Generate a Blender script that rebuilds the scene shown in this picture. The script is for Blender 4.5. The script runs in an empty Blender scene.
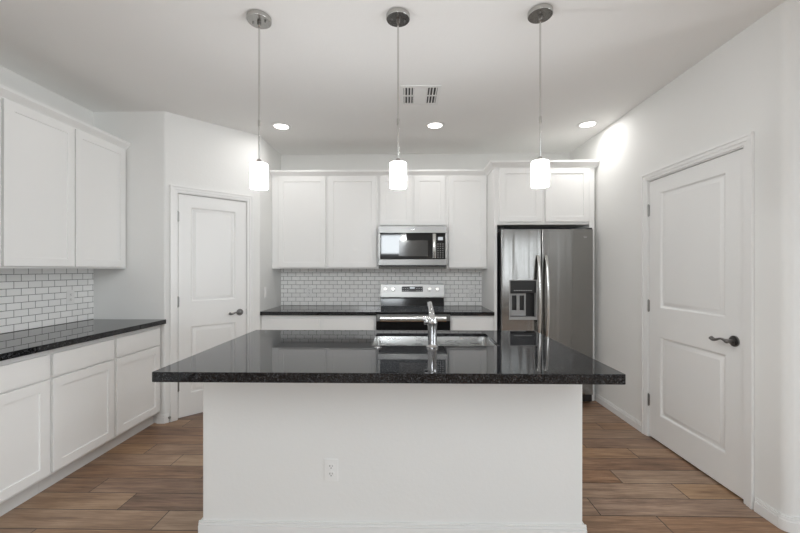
import bpy, bmesh, math, random
from mathutils import Vector, Matrix

# ---------------------------------------------------------------- camera, world, light
S = bpy.context.scene
COL = S.collection
R = math.radians
H_CEIL = 2.745
cam_d = bpy.data.cameras.new('camera')
cam = bpy.data.objects.new('camera', cam_d)
COL.objects.link(cam)
cam.location = (0, 0, 1.355)
cam.rotation_euler = (R(90), 0, R(1.007))
cam_d.sensor_width = 36
cam_d.lens = 370 / 800 * 36
cam_d.shift_y = 2.7 / 800
cam_d.clip_start = 0.02
S.camera = cam

S.view_settings.view_transform = 'Standard'
S.view_settings.look = 'None'
S.view_settings.gamma = 1
S.view_settings.use_curve_mapping = False
S.view_settings.exposure = -0.06
try:
    S.cycles.use_denoising = True
    S.cycles.max_bounces = 14
    S.cycles.diffuse_bounces = 10
    S.cycles.glossy_bounces = 6
    S.cycles.sample_clamp_indirect = 6
except Exception:
    pass

world = bpy.data.worlds.new('daylight_sky')
S.world = world
world.use_nodes = True
wn = world.node_tree.nodes['Background']
wn.inputs[0].default_value = (0.80, 0.90, 1.0, 1)
wn.inputs[1].default_value = 1.0

WIN = [  # openings in the wall behind the camera: x0, x1, z0, z1, daylight in W per square metre
    (-1.75, -0.08, 1.84, 2.58, 82.0),
    (3.30, 3.62, 0.75, 2.42, 45.0),
    (4.05, 4.35, 0.75, 2.42, 45.0),
]
Y_FRONT = -4.6
def area(name, loc, rot, sx, sy, power, color=(1, 1, 1), shape='RECTANGLE'):
    d = bpy.data.lights.new(name, 'AREA')
    d.shape = shape
    d.size = sx
    if shape in ('RECTANGLE', 'ELLIPSE'):
        d.size_y = sy
    d.energy = power
    d.color = color
    o = bpy.data.objects.new(name, d)
    o.location = loc
    o.rotation_euler = rot
    COL.objects.link(o)
    return o
for i, (x0, x1, z0, z1, wp) in enumerate(WIN):
    area('window_area_light', ((x0 + x1) / 2, Y_FRONT - 0.22, (z0 + z1) / 2), (R(90), 0, 0),
         x1 - x0 + 0.1, z1 - z0 + 0.1, wp * (x1 - x0) * (z1 - z0), (0.90, 0.96, 1.0))
ADDED_RIGHT_WIN = (-2.6, 0.6, 0.05, 2.10, 23.0)   # unseen window added in the far right wall to brighten the kitchen: y0, y1, z0, z1, W per square metre
if ADDED_RIGHT_WIN[4] > 0:
    area('window_area_light', (5.3 + 0.22, (ADDED_RIGHT_WIN[0] + ADDED_RIGHT_WIN[1]) / 2, (ADDED_RIGHT_WIN[2] + ADDED_RIGHT_WIN[3]) / 2), (R(90), 0, R(90)),
         ADDED_RIGHT_WIN[1] - ADDED_RIGHT_WIN[0] + 0.1, ADDED_RIGHT_WIN[3] - ADDED_RIGHT_WIN[2] + 0.1, ADDED_RIGHT_WIN[4] * (ADDED_RIGHT_WIN[1] - ADDED_RIGHT_WIN[0]) * (ADDED_RIGHT_WIN[3] - ADDED_RIGHT_WIN[2]), (0.92, 0.97, 1.0))  # area light feeding the added right window
CAN_POWER = 3.7
PENDANT_POWER = 20.5
# unseen fill light added under the ceiling behind the camera
area('added_living_room_fill', (0.8, -1.5, H_CEIL - 0.02), (0, 0, 0), 4.0, 3.0, 72.0, (0.85, 0.94, 1.0))

# ---------------------------------------------------------------- node helpers / materials
class NT:
    def __init__(self, name):
        self.m = bpy.data.materials.new(name)
        self.m.use_nodes = True
        self.t = self.m.node_tree
        self.b = self.t.nodes['Principled BSDF']
    def n(self, typ, **kw):
        nd = self.t.nodes.new(typ)
        for k, v in kw.items():
            setattr(nd, k, v)
        return nd
    def l(self, a, b):
        self.t.links.new(a, b)
    def inp(self, sock, v):
        if hasattr(v, 'is_output'):
            self.l(v, sock)
        else:
            sock.default_value = v
    def math(self, op, a, b=None, c=None):
        nd = self.n('ShaderNodeMath', operation=op)
        for k, v in enumerate((a, b, c)):
            if v is not None:
                self.inp(nd.inputs[k], v)
        return nd.outputs[0]
    def pos(self):
        return self.n('ShaderNodeNewGeometry').outputs['Position']
    def obj(self):
        return self.n('ShaderNodeTexCoord').outputs['Object']
    def sep(self, v):
        nd = self.n('ShaderNodeSeparateXYZ')
        self.l(v, nd.inputs[0])
        return nd.outputs
    def comb(self, x, y, z):
        nd = self.n('ShaderNodeCombineXYZ')
        for k, v in enumerate((x, y, z)):
            self.inp(nd.inputs[k], v)
        return nd.outputs[0]
    def noise(self, vec, scale, detail=4, rough=0.5):
        nd = self.n('ShaderNodeTexNoise')
        self.l(vec, nd.inputs['Vector'])
        nd.inputs['Scale'].default_value = scale
        nd.inputs['Detail'].default_value = detail
        nd.inputs['Roughness'].default_value = rough
        return nd.outputs['Fac']
    def ramp(self, fac, stops):
        nd = self.n('ShaderNodeValToRGB')
        e = nd.color_ramp.elements
        while len(e) < len(stops):
            e.new(0.5)
        for k, (p, c) in enumerate(stops):
            e[k].position = p
            e[k].color = (*c, 1) if len(c) == 3 else c
        self.l(fac, nd.inputs[0])
        return nd.outputs[0]
    def bump(self, height, strength, dist):
        nd = self.n('ShaderNodeBump')
        nd.inputs['Strength'].default_value = strength
        nd.inputs['Distance'].default_value = dist
        self.l(height, nd.inputs['Height'])
        self.l(nd.outputs[0], self.b.inputs['Normal'])
    def set(self, **kw):
        for k, v in kw.items():
            s = self.b.inputs[k.replace('_', ' ')]
            if isinstance(v, tuple) and len(v) == 3:
                v = (*v, 1)
            self.inp(s, v)
        return self

def paint(name, col, rough, bump_scale=0, bump_strength=0.0, bump_dist=0.002, spec=0.5):
    k = NT(name)
    v = k.noise(k.pos(), 1.7, 2)
    c = k.ramp(v, [(0.3, tuple(x * 0.985 for x in col)), (0.7, col)])
    k.set(Roughness=rough, Base_Color=c, Specular_IOR_Level=spec)
    if bump_scale:
        k.bump(k.noise(k.pos(), bump_scale, 3, 0.6), bump_strength, bump_dist)
    return k.m

M = {}
M['wall'] = paint('white_wall_paint', (0.80, 0.80, 0.785), 0.75, 55, 0.22, 0.003)
M['ceiling'] = paint('white_ceiling_paint', (0.86, 0.86, 0.85), 0.85, 45, 0.22, 0.003)
M['trim'] = paint('white_trim_paint', (0.82, 0.82, 0.81), 0.35)
M['door'] = paint('white_door_paint', (0.82, 0.82, 0.81), 0.38)
M['cabinet'] = paint('white_cabinet_lacquer', (0.85, 0.85, 0.84), 0.36)
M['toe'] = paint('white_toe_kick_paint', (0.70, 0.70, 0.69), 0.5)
M['plastic'] = paint('white_outlet_plastic', (0.84, 0.84, 0.83), 0.3)
M['slot'] = paint('dark_slot', (0.03, 0.03, 0.03), 0.6)
M['vent_white'] = paint('white_enamel', (0.80, 0.80, 0.79), 0.4)
M['dark_backing'] = paint('dark_vent_backing', (0.05, 0.05, 0.05), 0.8)  # shade between the vent louvres, put into the colour

def metal(name, col, rough, brush=None, aniso=0.0, wavy=0.0):
    k = NT(name)
    k.set(Metallic=1.0, Roughness=rough, Base_Color=col)
    if brush:
        s = k.sep(k.obj())
        sc = [k.math('MULTIPLY', s[i], brush[i]) for i in range(3)]
        f = k.noise(k.comb(*sc), 1.0, 3, 0.6)
        k.l(k.math('MULTIPLY_ADD', f, 0.12, rough - 0.06), k.b.inputs['Roughness'])
        c = k.ramp(f, [(0.25, tuple(x * 0.93 for x in col)), (0.75, col)])
        k.l(c, k.b.inputs['Base Color'])
    if wavy:     # sheet metal that is slightly wavy across its width
        w_ = k.sep(k.obj())
        k.bump(k.noise(k.comb(k.math('MULTIPLY', w_[0], wavy), 0.0, k.math('MULTIPLY', w_[2], 0.5)), 1.0, 1, 0.4), 0.6, 0.006)
    if aniso:
        k.b.inputs['Anisotropic'].default_value = aniso
    return k.m
M['steel'] = metal('brushed_stainless_steel', (0.25, 0.247, 0.24), 0.32, (6, 6, 500))
M['fridge_steel'] = metal('dark_brushed_stainless_steel', (0.30, 0.295, 0.285), 0.15, (6, 6, 500), 0.0, 13.0)
M['steel_bright'] = metal('bright_stainless_steel', (0.66, 0.655, 0.64), 0.20)
M['console_steel'] = metal('satin_console_steel', (0.31, 0.307, 0.30), 0.32, (6, 6, 500))
M['sink'] = metal('satin_sink_steel', (0.60, 0.60, 0.59), 0.28, (8, 400, 8))
M['chrome'] = metal('polished_chrome', (0.66, 0.66, 0.67), 0.07)
M['nickel'] = metal('brushed_nickel', (0.50, 0.49, 0.47), 0.27)
M['dark_nickel'] = metal('dark_satin_nickel', (0.22, 0.215, 0.21), 0.3)
M['hinge'] = metal('satin_hinge_steel', (0.30, 0.30, 0.29), 0.35)

def plain(name, col, rough, spec=0.5, emit=None, strength=0.0, coat=0.0):
    k = NT(name)
    f = k.noise(k.obj(), 30, 2)
    c = k.ramp(f, [(0.3, tuple(x * 0.95 for x in col)), (0.7, col)])
    k.set(Base_Color=c, Roughness=rough, Specular_IOR_Level=spec, Coat_Weight=coat)
    if emit:
        k.set(Emission_Color=emit, Emission_Strength=strength)
    return k.m
M['black_glass'] = plain('black_oven_glass', (0.006, 0.006, 0.007), 0.04, 0.6)
M['oven_glass'] = plain('black_oven_door_glass', (0.005, 0.005, 0.006), 0.06, 0.25)
M['black_enamel'] = plain('black_enamel', (0.008, 0.008, 0.009), 0.09, 0.4)
M['black_plastic'] = plain('black_plastic', (0.012, 0.012, 0.013), 0.35)
M['dark_gray'] = plain('dark_grey_case', (0.05, 0.05, 0.052), 0.5)
M['window_mesh'] = plain('microwave_window_mesh', (0.075, 0.073, 0.07), 0.10, 0.5)
M['gray_plastic'] = plain('silver_grey_plastic', (0.40, 0.40, 0.40), 0.35)
M['icon'] = plain('pale_icon_print', (0.55, 0.55, 0.55), 0.5)
M['lit_display'] = plain('lit_display', (0.2, 0.2, 0.2), 0.3, emit=(0.85, 0.92, 1.0), strength=0.45)
M['lens'] = plain('lit_lens', (0.9, 0.9, 0.9), 0.4, emit=(1.0, 0.96, 0.90), strength=6.0)
def opal_glass():
    k = NT('frosted_opal_glass_lit')
    k.set(Base_Color=(0.9, 0.9, 0.88), Roughness=0.25, Emission_Color=(1.0, 0.985, 0.96), Emission_Strength=3.0)
    tr = k.n('ShaderNodeBsdfTransparent')
    mx = k.n('ShaderNodeMixShader')
    mx.inputs[0].default_value = 0.40
    k.l(tr.outputs[0], mx.inputs[1])
    k.l(k.b.outputs[0], mx.inputs[2])
    k.l(mx.outputs[0], k.t.nodes['Material Output'].inputs['Surface'])
    return k.m
M['shade'] = opal_glass()
M['rubber'] = plain('white_rubber', (0.7, 0.7, 0.7), 0.7)

def granite():
    k = NT('polished_black_granite')
    p = k.pos()
    vor = k.n('ShaderNodeTexVoronoi')
    vor.inputs['Scale'].default_value = 300
    k.l(p, vor.inputs['Vector'])
    cell = k.sep(vor.outputs['Color'])[0]
    fine = k.noise(p, 330, 3, 0.7)
    big = k.noise(p, 75, 4, 0.7)
    f = k.math('MULTIPLY_ADD', cell, 0.46, k.math('MULTIPLY_ADD', fine, 0.22, k.math('MULTIPLY', big, 0.34)))
    c = k.ramp(f, [(0.32, (0.004, 0.004, 0.005)), (0.54, (0.010, 0.0103, 0.011)), (0.68, (0.038, 0.039, 0.042)), (0.82, (0.13, 0.134, 0.142))])
    k.set(Base_Color=c, Roughness=0.07, Specular_IOR_Level=0.38)
    k.l(k.math('MULTIPLY_ADD', k.math('POWER', big, 3.0), 0.12, 0.0), k.b.inputs['Roughness'])
    k.bump(k.noise(p, 25, 2), 0.02, 0.001)
    return k.m
M['granite'] = granite()

def tile(axis):
    k = NT('white_subway_tile_' + axis)
    s = k.sep(k.pos())
    u = s[0] if axis == 'x' else s[1]
    off = 0.03 if axis == 'x' else 0.016
    v = k.comb(k.math('ADD', u, 5.04 + off), k.math('ADD', s[2], -0.914 + 0.0503 * 20 - 0.002), 0.0)
    br = k.n('ShaderNodeTexBrick', offset=0.5, offset_frequency=2, squash=1.0)
    k.l(v, br.inputs['Vector'])
    br.inputs['Scale'].default_value = 1.0
    br.inputs['Brick Width'].default_value = 0.1008
    br.inputs['Row Height'].default_value = 0.0503
    br.inputs['Mortar Size'].default_value = 0.0019
    br.inputs['Mortar Smooth'].default_value = 0.1
    br.inputs['Bias'].default_value = 0.0
    br.inputs['Color1'].default_value = (0.90, 0.90, 0.89, 1)
    br.inputs['Color2'].default_value = (0.95, 0.95, 0.94, 1)
    br.inputs['Mortar'].default_value = (0.17, 0.168, 0.164, 1)
    k.l(br.outputs['Color'], k.b.inputs['Base Color'])
    mort = br.outputs['Fac']
    k.l(k.math('MULTIPLY_ADD', mort, 0.6, 0.12), k.b.inputs['Roughness'])
    wav = k.noise(k.pos(), 14, 2)
    hgt = k.math('SUBTRACT', k.math('MULTIPLY', wav, 0.45), mort)
    k.bump(hgt, 0.5, 0.0018)
    return k.m
M['tile_back'] = tile('x')
M['tile_left'] = tile('y')

def floor_mat():
    k = NT('brown_wood_look_plank_tile')
    s = k.sep(k.pos())
    rowf = k.math('DIVIDE', k.math('SUBTRACT', 2.835, s[1]), 0.156)
    row = k.math('FLOOR', rowf)
    fr = k.math('FRACT', k.math('ADD', rowf, 100.0))
    colf = k.math('DIVIDE', k.math('SUBTRACT', k.math('ADD', s[0], 1.93 + 90.0), k.math('MULTIPLY', row, 0.30)), 0.90)
    col = k.math('FLOOR', colf)
    fc = k.math('FRACT', colf)
    dr = k.math('MULTIPLY', k.math('MINIMUM', fr, k.math('SUBTRACT', 1.0, fr)), 0.156)
    dc = k.math('MULTIPLY', k.math('MINIMUM', fc, k.math('SUBTRACT', 1.0, fc)), 0.90)
    dist = k.math('MINIMUM', dr, dc)
    grout = k.math('LESS_THAN', dist, 0.0024)
    wn_ = k.n('ShaderNodeTexWhiteNoise', noise_dimensions='2D')
    k.l(k.comb(row, col, 0.0), wn_.inputs['Vector'])
    rnd = wn_.outputs['Value']
    rc = k.sep(wn_.outputs['Color'])
    # long grain, shifted for each plank
    gx = k.math('MULTIPLY_ADD', s[0], 2.2, k.math('MULTIPLY', rc[0], 37.0))
    gy = k.math('MULTIPLY_ADD', s[1], 26.0, k.math('MULTIPLY', rc[1], 53.0))
    g1 = k.noise(k.comb(gx, gy, 0.0), 1.0, 6, 0.62)
    fx = k.math('MULTIPLY_ADD', s[0], 7.0, k.math('MULTIPLY', rc[1], 19.0))
    fy = k.math('MULTIPLY_ADD', s[1], 150.0, k.math('MULTIPLY', rc[0], 31.0))
    g2 = k.noise(k.comb(fx, fy, 0.0), 1.0, 4, 0.6)
    blot = k.noise(k.comb(k.math('MULTIPLY_ADD', s[0], 3.0, k.math('MULTIPLY', rnd, 11.0)), k.math('MULTIPLY', s[1], 6.0), 0.0), 1.0, 3, 0.5)
    f = k.math('MULTIPLY_ADD', g1, 0.52, k.math('MULTIPLY_ADD', g2, 0.42, k.math('MULTIPLY_ADD', rnd, 0.15, k.math('MULTIPLY', blot, 0.26))))
    c = k.ramp(f, [(0.46, (0.075, 0.042, 0.024)), (0.58, (0.200, 0.120, 0.074)), (0.68, (0.285, 0.178, 0.112)), (0.80, (0.40, 0.268, 0.175))])
    # some planks greyer, some redder
    hs = k.n('ShaderNodeHueSaturation')
    k.l(c, hs.inputs['Color'])
    k.l(k.math('MULTIPLY_ADD', rc[2], 0.25, 0.88), hs.inputs['Saturation'])
    k.l(k.math('MULTIPLY_ADD', rc[0], 0.008, 0.496), hs.inputs['Hue'])
    mix = k.n('ShaderNodeMix', data_type='RGBA')
    k.l(grout, mix.inputs['Factor'])
    k.l(hs.outputs[0], mix.inputs['A'])
    mix.inputs['B'].default_value = (0.030, 0.023, 0.018, 1)
    k.l(mix.outputs['Result'], k.b.inputs['Base Color'])
    k.l(k.math('MULTIPLY_ADD', g1, 0.15, 0.36), k.b.inputs['Roughness'])
    h = k.math('ADD', k.math('MULTIPLY', g2, 0.25), k.math('MINIMUM', k.math('MULTIPLY', dist, 300.0), 1.0))
    k.bump(h, 0.35, 0.0015)
    return k.m
M['floor'] = floor_mat()

def glass_pane():
    k = NT('clear_window_glass')
    tr = k.n('ShaderNodeBsdfTransparent')
    gl = k.n('ShaderNodeBsdfGlossy')
    gl.inputs['Roughness'].default_value = 0.02
    fr = k.n('ShaderNodeFresnel')
    mx = k.n('ShaderNodeMixShader')
    k.l(fr.outputs[0], mx.inputs[0])
    k.l(tr.outputs[0], mx.inputs[1])
    k.l(gl.outputs[0], mx.inputs[2])
    k.l(mx.outputs[0], k.t.nodes['Material Output'].inputs['Surface'])
    return k.m
M['glass'] = glass_pane()

# ---------------------------------------------------------------- mesh builder
class MB:
    def __init__(self):
        self.bm = bmesh.new()
    def _add(self, tmp, mat=None):
        if mat is not None:
            tmp.transform(mat)
        me = bpy.data.meshes.new('tmp')
        tmp.to_mesh(me)
        tmp.free()
        self.bm.from_mesh(me)
        bpy.data.meshes.remove(me)
        return self
    def box(self, x0, y0, z0, x1, y1, z1, bev=0.0, seg=2, mat=None):
        t = bmesh.new()
        bmesh.ops.create_cube(t, size=1)
        for v in t.verts:
            v.co = Vector((x0 + (v.co.x + .5) * (x1 - x0), y0 + (v.co.y + .5) * (y1 - y0), z0 + (v.co.z + .5) * (z1 - z0)))
        if bev:
            bmesh.ops.bevel(t, geom=list(t.edges), offset=bev, segments=seg, profile=0.5, affect='EDGES')
        return self._add(t, mat)
    def cyl(self, c, r, h, axis='z', n=40, r2=None, bev=0.0, mat=None):
        """cylinder centred on c, length h along axis"""
        t = bmesh.new()
        bmesh.ops.create_cone(t, cap_ends=True, segments=n, radius1=r, radius2=r if r2 is None else r2, depth=h)
        if bev:
            es = [e for e in t.edges if e.is_manifold and e.calc_face_angle(0) > 0.8]
            bmesh.ops.bevel(t, geom=es, offset=bev, segments=2, profile=0.5, affect='EDGES')
        rot = {'z': Matrix(), 'x': Matrix.Rotation(R(90), 4, 'Y'), 'y': Matrix.Rotation(R(-90), 4, 'X')}[axis]
        t.transform(Matrix.Translation(c) @ rot)
        return self._add(t, mat)
    def lathe(self, prof, n=48, mat=None):
        """prof: list of (r, z) turned about z; open profile, r = 0 ends are closed"""
        t = bmesh.new()
        rings = []
        for r, z in prof:
            if r < 1e-6:
                rings.append([t.verts.new((0, 0, z))])
            else:
                rings.append([t.verts.new((r * math.cos(2 * math.pi * k / n), r * math.sin(2 * math.pi * k / n), z)) for k in range(n)])
        for a, b in zip(rings, rings[1:]):
            for k in range(n):
                k2 = (k + 1) % n
                if len(a) == 1 and len(b) == 1:
                    continue
                if len(a) == 1:
                    t.faces.new((a[0], b[k2], b[k]))
                elif len(b) == 1:
                    t.faces.new((a[k], a[k2], b[0]))
                else:
                    t.faces.new((a[k], a[k2], b[k2], b[k]))
        bmesh.ops.recalc_face_normals(t, faces=t.faces)
        return self._add(t, mat)
    def tube(self, pts, radii, n=20, flat=1.0, mat=None):
        """swept tube with rounded caps; flat squeezes the section's second axis"""
        t = bmesh.new()
        pts = [Vector(p) for p in pts]
        if not hasattr(radii, '__len__'):
            radii = [radii] * len(pts)
        rings = []
        up = Vector((0, 0, 1))
        prev = None
        for i, p in enumerate(pts):
            d = (pts[min(i + 1, len(pts) - 1)] - pts[max(i - 1, 0)]).normalized()
            if prev is None:
                a = d.cross(up)
                if a.length < 1e-4:
                    a = Vector((1, 0, 0))
            else:
                a = prev - d * prev.dot(d)
            a.normalize()
            prev = a
            b = d.cross(a)
            rings.append([t.verts.new(p + a * math.cos(2 * math.pi * k / n) * radii[i] + b * math.sin(2 * math.pi * k / n) * radii[i] * flat) for k in range(n)])
        for a, b in zip(rings, rings[1:]):
            for k in range(n):
                t.faces.new((a[k], a[(k + 1) % n], b[(k + 1) % n], b[k]))
        t.faces.new(rings[0][::-1])
        t.faces.new(rings[-1])
        bmesh.ops.recalc_face_normals(t, faces=t.faces)
        return self._add(t, mat)
    def prism(self, poly, z0, z1, bev=0.0, mat=None):
        t = bmesh.new()
        lo = [t.verts.new((x, y, z0)) for x, y in poly]
        hi = [t.verts.new((x, y, z1)) for x, y in poly]
        n = len(poly)
        t.faces.new(lo[::-1])
        t.faces.new(hi)
        for k in range(n):
            t.faces.new((lo[k], lo[(k + 1) % n], hi[(k + 1) % n], hi[k]))
        bmesh.ops.recalc_face_normals(t, faces=t.faces)
        if bev:
            bmesh.ops.bevel(t, geom=list(t.edges), offset=bev, segments=2, profile=0.5, affect='EDGES')
        return self._add(t, mat)
    def sphere(self, c, r, sx=1, sy=1, sz=1, mat=None):
        t = bmesh.new()
        bmesh.ops.create_uvsphere(t, u_segments=28, v_segments=16, radius=r)
        t.transform(Matrix.Translation(c) @ Matrix.Diagonal((sx, sy, sz, 1)))
        return self._add(t, mat)
    def panel_slab(self, x0, z0, x1, z1, th, panels, rings, y=0.0, bev=0.002, mat=None):
        """a door slab whose front (facing -y) lies at y; panels are (x0, z0, x1, z1) rectangles worked by rings of (inset, depth)"""
        t = bmesh.new()
        def quad(p):
            t.faces.new([t.verts.new(q) for q in p])
        e = bev
        xa, xb, za, zb = x0 + e, x1 - e, z0 + e, z1 - e
        xs = sorted({xa, xb} | {p[0] for p in panels} | {p[2] for p in panels})
        zs = sorted({za, zb} | {p[1] for p in panels} | {p[3] for p in panels})
        for i in range(len(xs) - 1):
            for j in range(len(zs) - 1):
                cx, cz = (xs[i] + xs[i + 1]) / 2, (zs[j] + zs[j + 1]) / 2
                if any(p[0] < cx < p[2] and p[1] < cz < p[3] for p in panels):
                    continue
                quad([(xs[i], y, zs[j]), (xs[i + 1], y, zs[j]), (xs[i + 1], y, zs[j + 1]), (xs[i], y, zs[j + 1])])
        for px0, pz0, px1, pz1 in panels:
            def ring(ins, dep):
                return [(px0 + ins, y + dep, pz0 + ins), (px1 - ins, y + dep, pz0 + ins), (px1 - ins, y + dep, pz1 - ins), (px0 + ins, y + dep, pz1 - ins)]
            prev = ring(0, 0)
            for ins, dep in rings:
                cur = ring(ins, dep)
                for k in range(4):
                    k2 = (k + 1) % 4
                    quad([prev[k], prev[k2], cur[k2], cur[k]])
                prev = cur
            quad(prev)
        f = [(xa, y, za), (xb, y, za), (xb, y, zb), (xa, y, zb)]
        s = [(x0, y + e, z0), (x1, y + e, z0), (x1, y + e, z1), (x0, y + e, z1)]
        b = [(x0, y + th, z0), (x1, y + th, z0), (x1, y + th, z1), (x0, y + th, z1)]
        for k in range(4):
            k2 = (k + 1) % 4
            quad([s[k], s[k2], f[k2], f[k]])
            quad([b[k], b[k2], s[k2], s[k]])
        quad(b[::-1])
        bmesh.ops.remove_doubles(t, verts=t.verts, dist=1e-5)
        bmesh.ops.recalc_face_normals(t, faces=t.faces)
        return self._add(t, mat)
    def build(self, name, mat, parent=None, smooth=True, angle=32):
        me = bpy.data.meshes.new(name)
        self.bm.to_mesh(me)
        self.bm.free()
        me.materials.append(mat)
        if smooth:
            for p in me.polygons:
                p.use_smooth = True
            me.set_sharp_from_angle(angle=R(angle))
        o = bpy.data.objects.new(name, me)
        COL.objects.link(o)
        if smooth:
            wnm = o.modifiers.new('weighted_normals', 'WEIGHTED_NORMAL')
            wnm.weight = 100
            wnm.keep_sharp = True
        if parent is not None:
            o.parent = parent
        return o

def thing(name, label, cat, loc=(0, 0, 0), rz=0.0, group=None):
    o = bpy.data.objects.new(name, None)
    o.empty_display_size = 0.1
    COL.objects.link(o)
    o.location = loc
    o.rotation_euler = (0, 0, R(rz))
    return tag(o, label, cat, group)
def tag(o, label, cat, group=None):
    o['label'] = label
    o['category'] = cat
    if group:
        o['group'] = group
    return o
def struct(o, label=None):
    o['kind'] = 'structure'
    if label:
        o['label'] = label
    return o
def copy_tree(o, parent=None):
    c = o.copy()
    COL.objects.link(c)
    if parent is not None:
        c.parent = parent
    for ch in list(o.children):
        copy_tree(ch, c)
    return c

# ---------------------------------------------------------------- room shell
XL, XR, YB = -2.77, 1.96, 4.47          # left wall, right wall, back wall faces
AX, AY = -2.13, 3.22                    # corner where the pantry's front wall turns 45 degrees
BX, BY = -1.525, 3.825                  # corner where the slanted wall turns into the range nook
XE = 5.3                                # far right wall of the living area
Y_END = 1.94                            # where the right wall ends
T = 0.12
DOOR_H, DOOR_HR = 2.052, 2.076           # tops of the pantry and right door openings

struct(MB().box(XL - T, Y_FRONT - T, -0.10, XE + T, YB + 1.0, 0).build('floor', M['floor']), 'brown wood-look plank tile floor')
struct(MB().box(XL - T, Y_FRONT - T, H_CEIL, XE + T, YB + 1.0, H_CEIL + 0.10).build('ceiling', M['ceiling']))
struct(MB().box(XL - T, Y_FRONT - T, 0, XL, YB + T, H_CEIL).build('wall_left', M['wall']))
struct(MB().box(BX - 0.001, YB, 0, XR + T, YB + T, H_CEIL).build('wall_back', M['wall']))

def arc(cx, cy, r, a0, a1, n=6):
    return [(cx + r * math.cos(R(a0 + (a1 - a0) * k / n)), cy + r * math.sin(R(a0 + (a1 - a0) * k / n))) for k in range(n + 1)]
def fillet(p, q, s, r, n=6):
    """points rounding corner q between p and s"""
    p, q, s = Vector(p), Vector(q), Vector(s)
    u, v = (p - q).normalized(), (s - q).normalized()
    half = math.acos(max(-1, min(1, u.dot(v)))) / 2
    d = r / math.tan(half)
    c = q + (u + v).normalized() * (r / math.sin(half))
    a, b = q + u * d - c, q + v * d - c
    ang = a.angle_signed(b)
    out = []
    for k in range(n + 1):
        t = -ang * k / n
        out.append((c.x + a.x * math.cos(t) - a.y * math.sin(t), c.y + a.x * math.sin(t) + a.y * math.cos(t)))
    return out

# pantry corner: front wall, slanted wall with the door opening, return wall beside the range run
d45 = Vector((1, 1)).normalized()
A, B = Vector((AX, AY)), Vector((BX, BY))
n45 = Vector((-1, 1)).normalized()       # into the pantry
P0, P1 = 0.095, 0.725                    # door opening along the slanted wall
def on45(s, dep=0.0):
    p = A + d45 * s + n45 * dep
    return (p.x, p.y)
fa = fillet((XL, AY), (AX, AY), (BX, BY), 0.03)
fb = fillet((AX, AY), (BX, BY), (BX, YB), 0.03)
wp = MB()
left_part = [(XL, AY)] + fa + [on45(P0), on45(P0, T), (AX - 0.05, AY + T), (XL, AY + T)]
right_part = [on45(P1)] + fb + [(BX, YB), (BX - T, YB), (BX - T, BY + 0.05), on45(P1, T)]
wp.prism(left_part, 0, DOOR_H)
wp.prism(right_part, 0, DOOR_H)
whole = [(XL, AY)] + fa + fb + [(BX, YB), (BX - T, YB), (BX - T, BY + 0.05), (AX - 0.05, AY + T), (XL, AY + T)]
wp.prism(whole, DOOR_H, H_CEIL)
struct(wp.build('wall_pantry', M['wall']))

# right wall with its door opening and the rounded end
D0, D1 = 3.042, 2.172                    # opening along y (far, near)
wr = MB()
fe = fillet((XR, YB), (XR, Y_END), (XE, Y_END), 0.04)
wr.prism([(XR, YB), (XR, D0), (XR + T, D0), (XR + T, YB)], 0, DOOR_HR)
wr.prism([(XR, D1)] + fe + [(XE, Y_END), (XE, Y_END + T), (XR + T, Y_END + T), (XR + T, D1)], 0, DOOR_HR)
wr.prism([(XR, YB)] + fe + [(XE, Y_END), (XE, Y_END + T), (XR + T, Y_END + T), (XR + T, YB)], DOOR_HR, H_CEIL)
struct(wr.build('wall_right', M['wall']))
# unseen backing walls added behind the right door to keep light out
wc = MB()
wc.box(XR + T + 0.8, Y_END + T, 0, XR + T + 0.9, YB + T, H_CEIL)
wc.box(XR + T, YB, 0, XR + T + 0.9, YB + T, H_CEIL)
struct(wc.build('wall_added_backing', M['wall']))
ry0, ry1, rz0, rz1 = ADDED_RIGHT_WIN[:4]
wq = MB().box(XE, Y_FRONT - T, 0, XE + T, ry0, H_CEIL).box(XE, ry1, 0, XE + T, Y_END + T, H_CEIL)
wq.box(XE, ry0, 0, XE + T, ry1, rz0).box(XE, ry0, rz1, XE + T, ry1, H_CEIL)
struct(wq.build('wall_far_right', M['wall']))
f = MB()
f.box(XE + 0.03, ry0, rz0, XE + 0.10, ry0 + 0.05, rz1).box(XE + 0.03, ry1 - 0.05, rz0, XE + 0.10, ry1, rz1)
f.box(XE + 0.03, ry0 + 0.05, rz0, XE + 0.10, ry1 - 0.05, rz0 + 0.05).box(XE + 0.03, ry0 + 0.05, rz1 - 0.05, XE + 0.10, ry1 - 0.05, rz1)
fo = struct(f.build('window_4', M['trim']))  # frame of the added right window, put in as a light source
MB().box(XE + 0.064, ry0 + 0.05, rz0 + 0.05, XE + 0.07, ry1 - 0.05, rz1 - 0.05).build('window_pane', M['glass'], fo)

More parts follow.
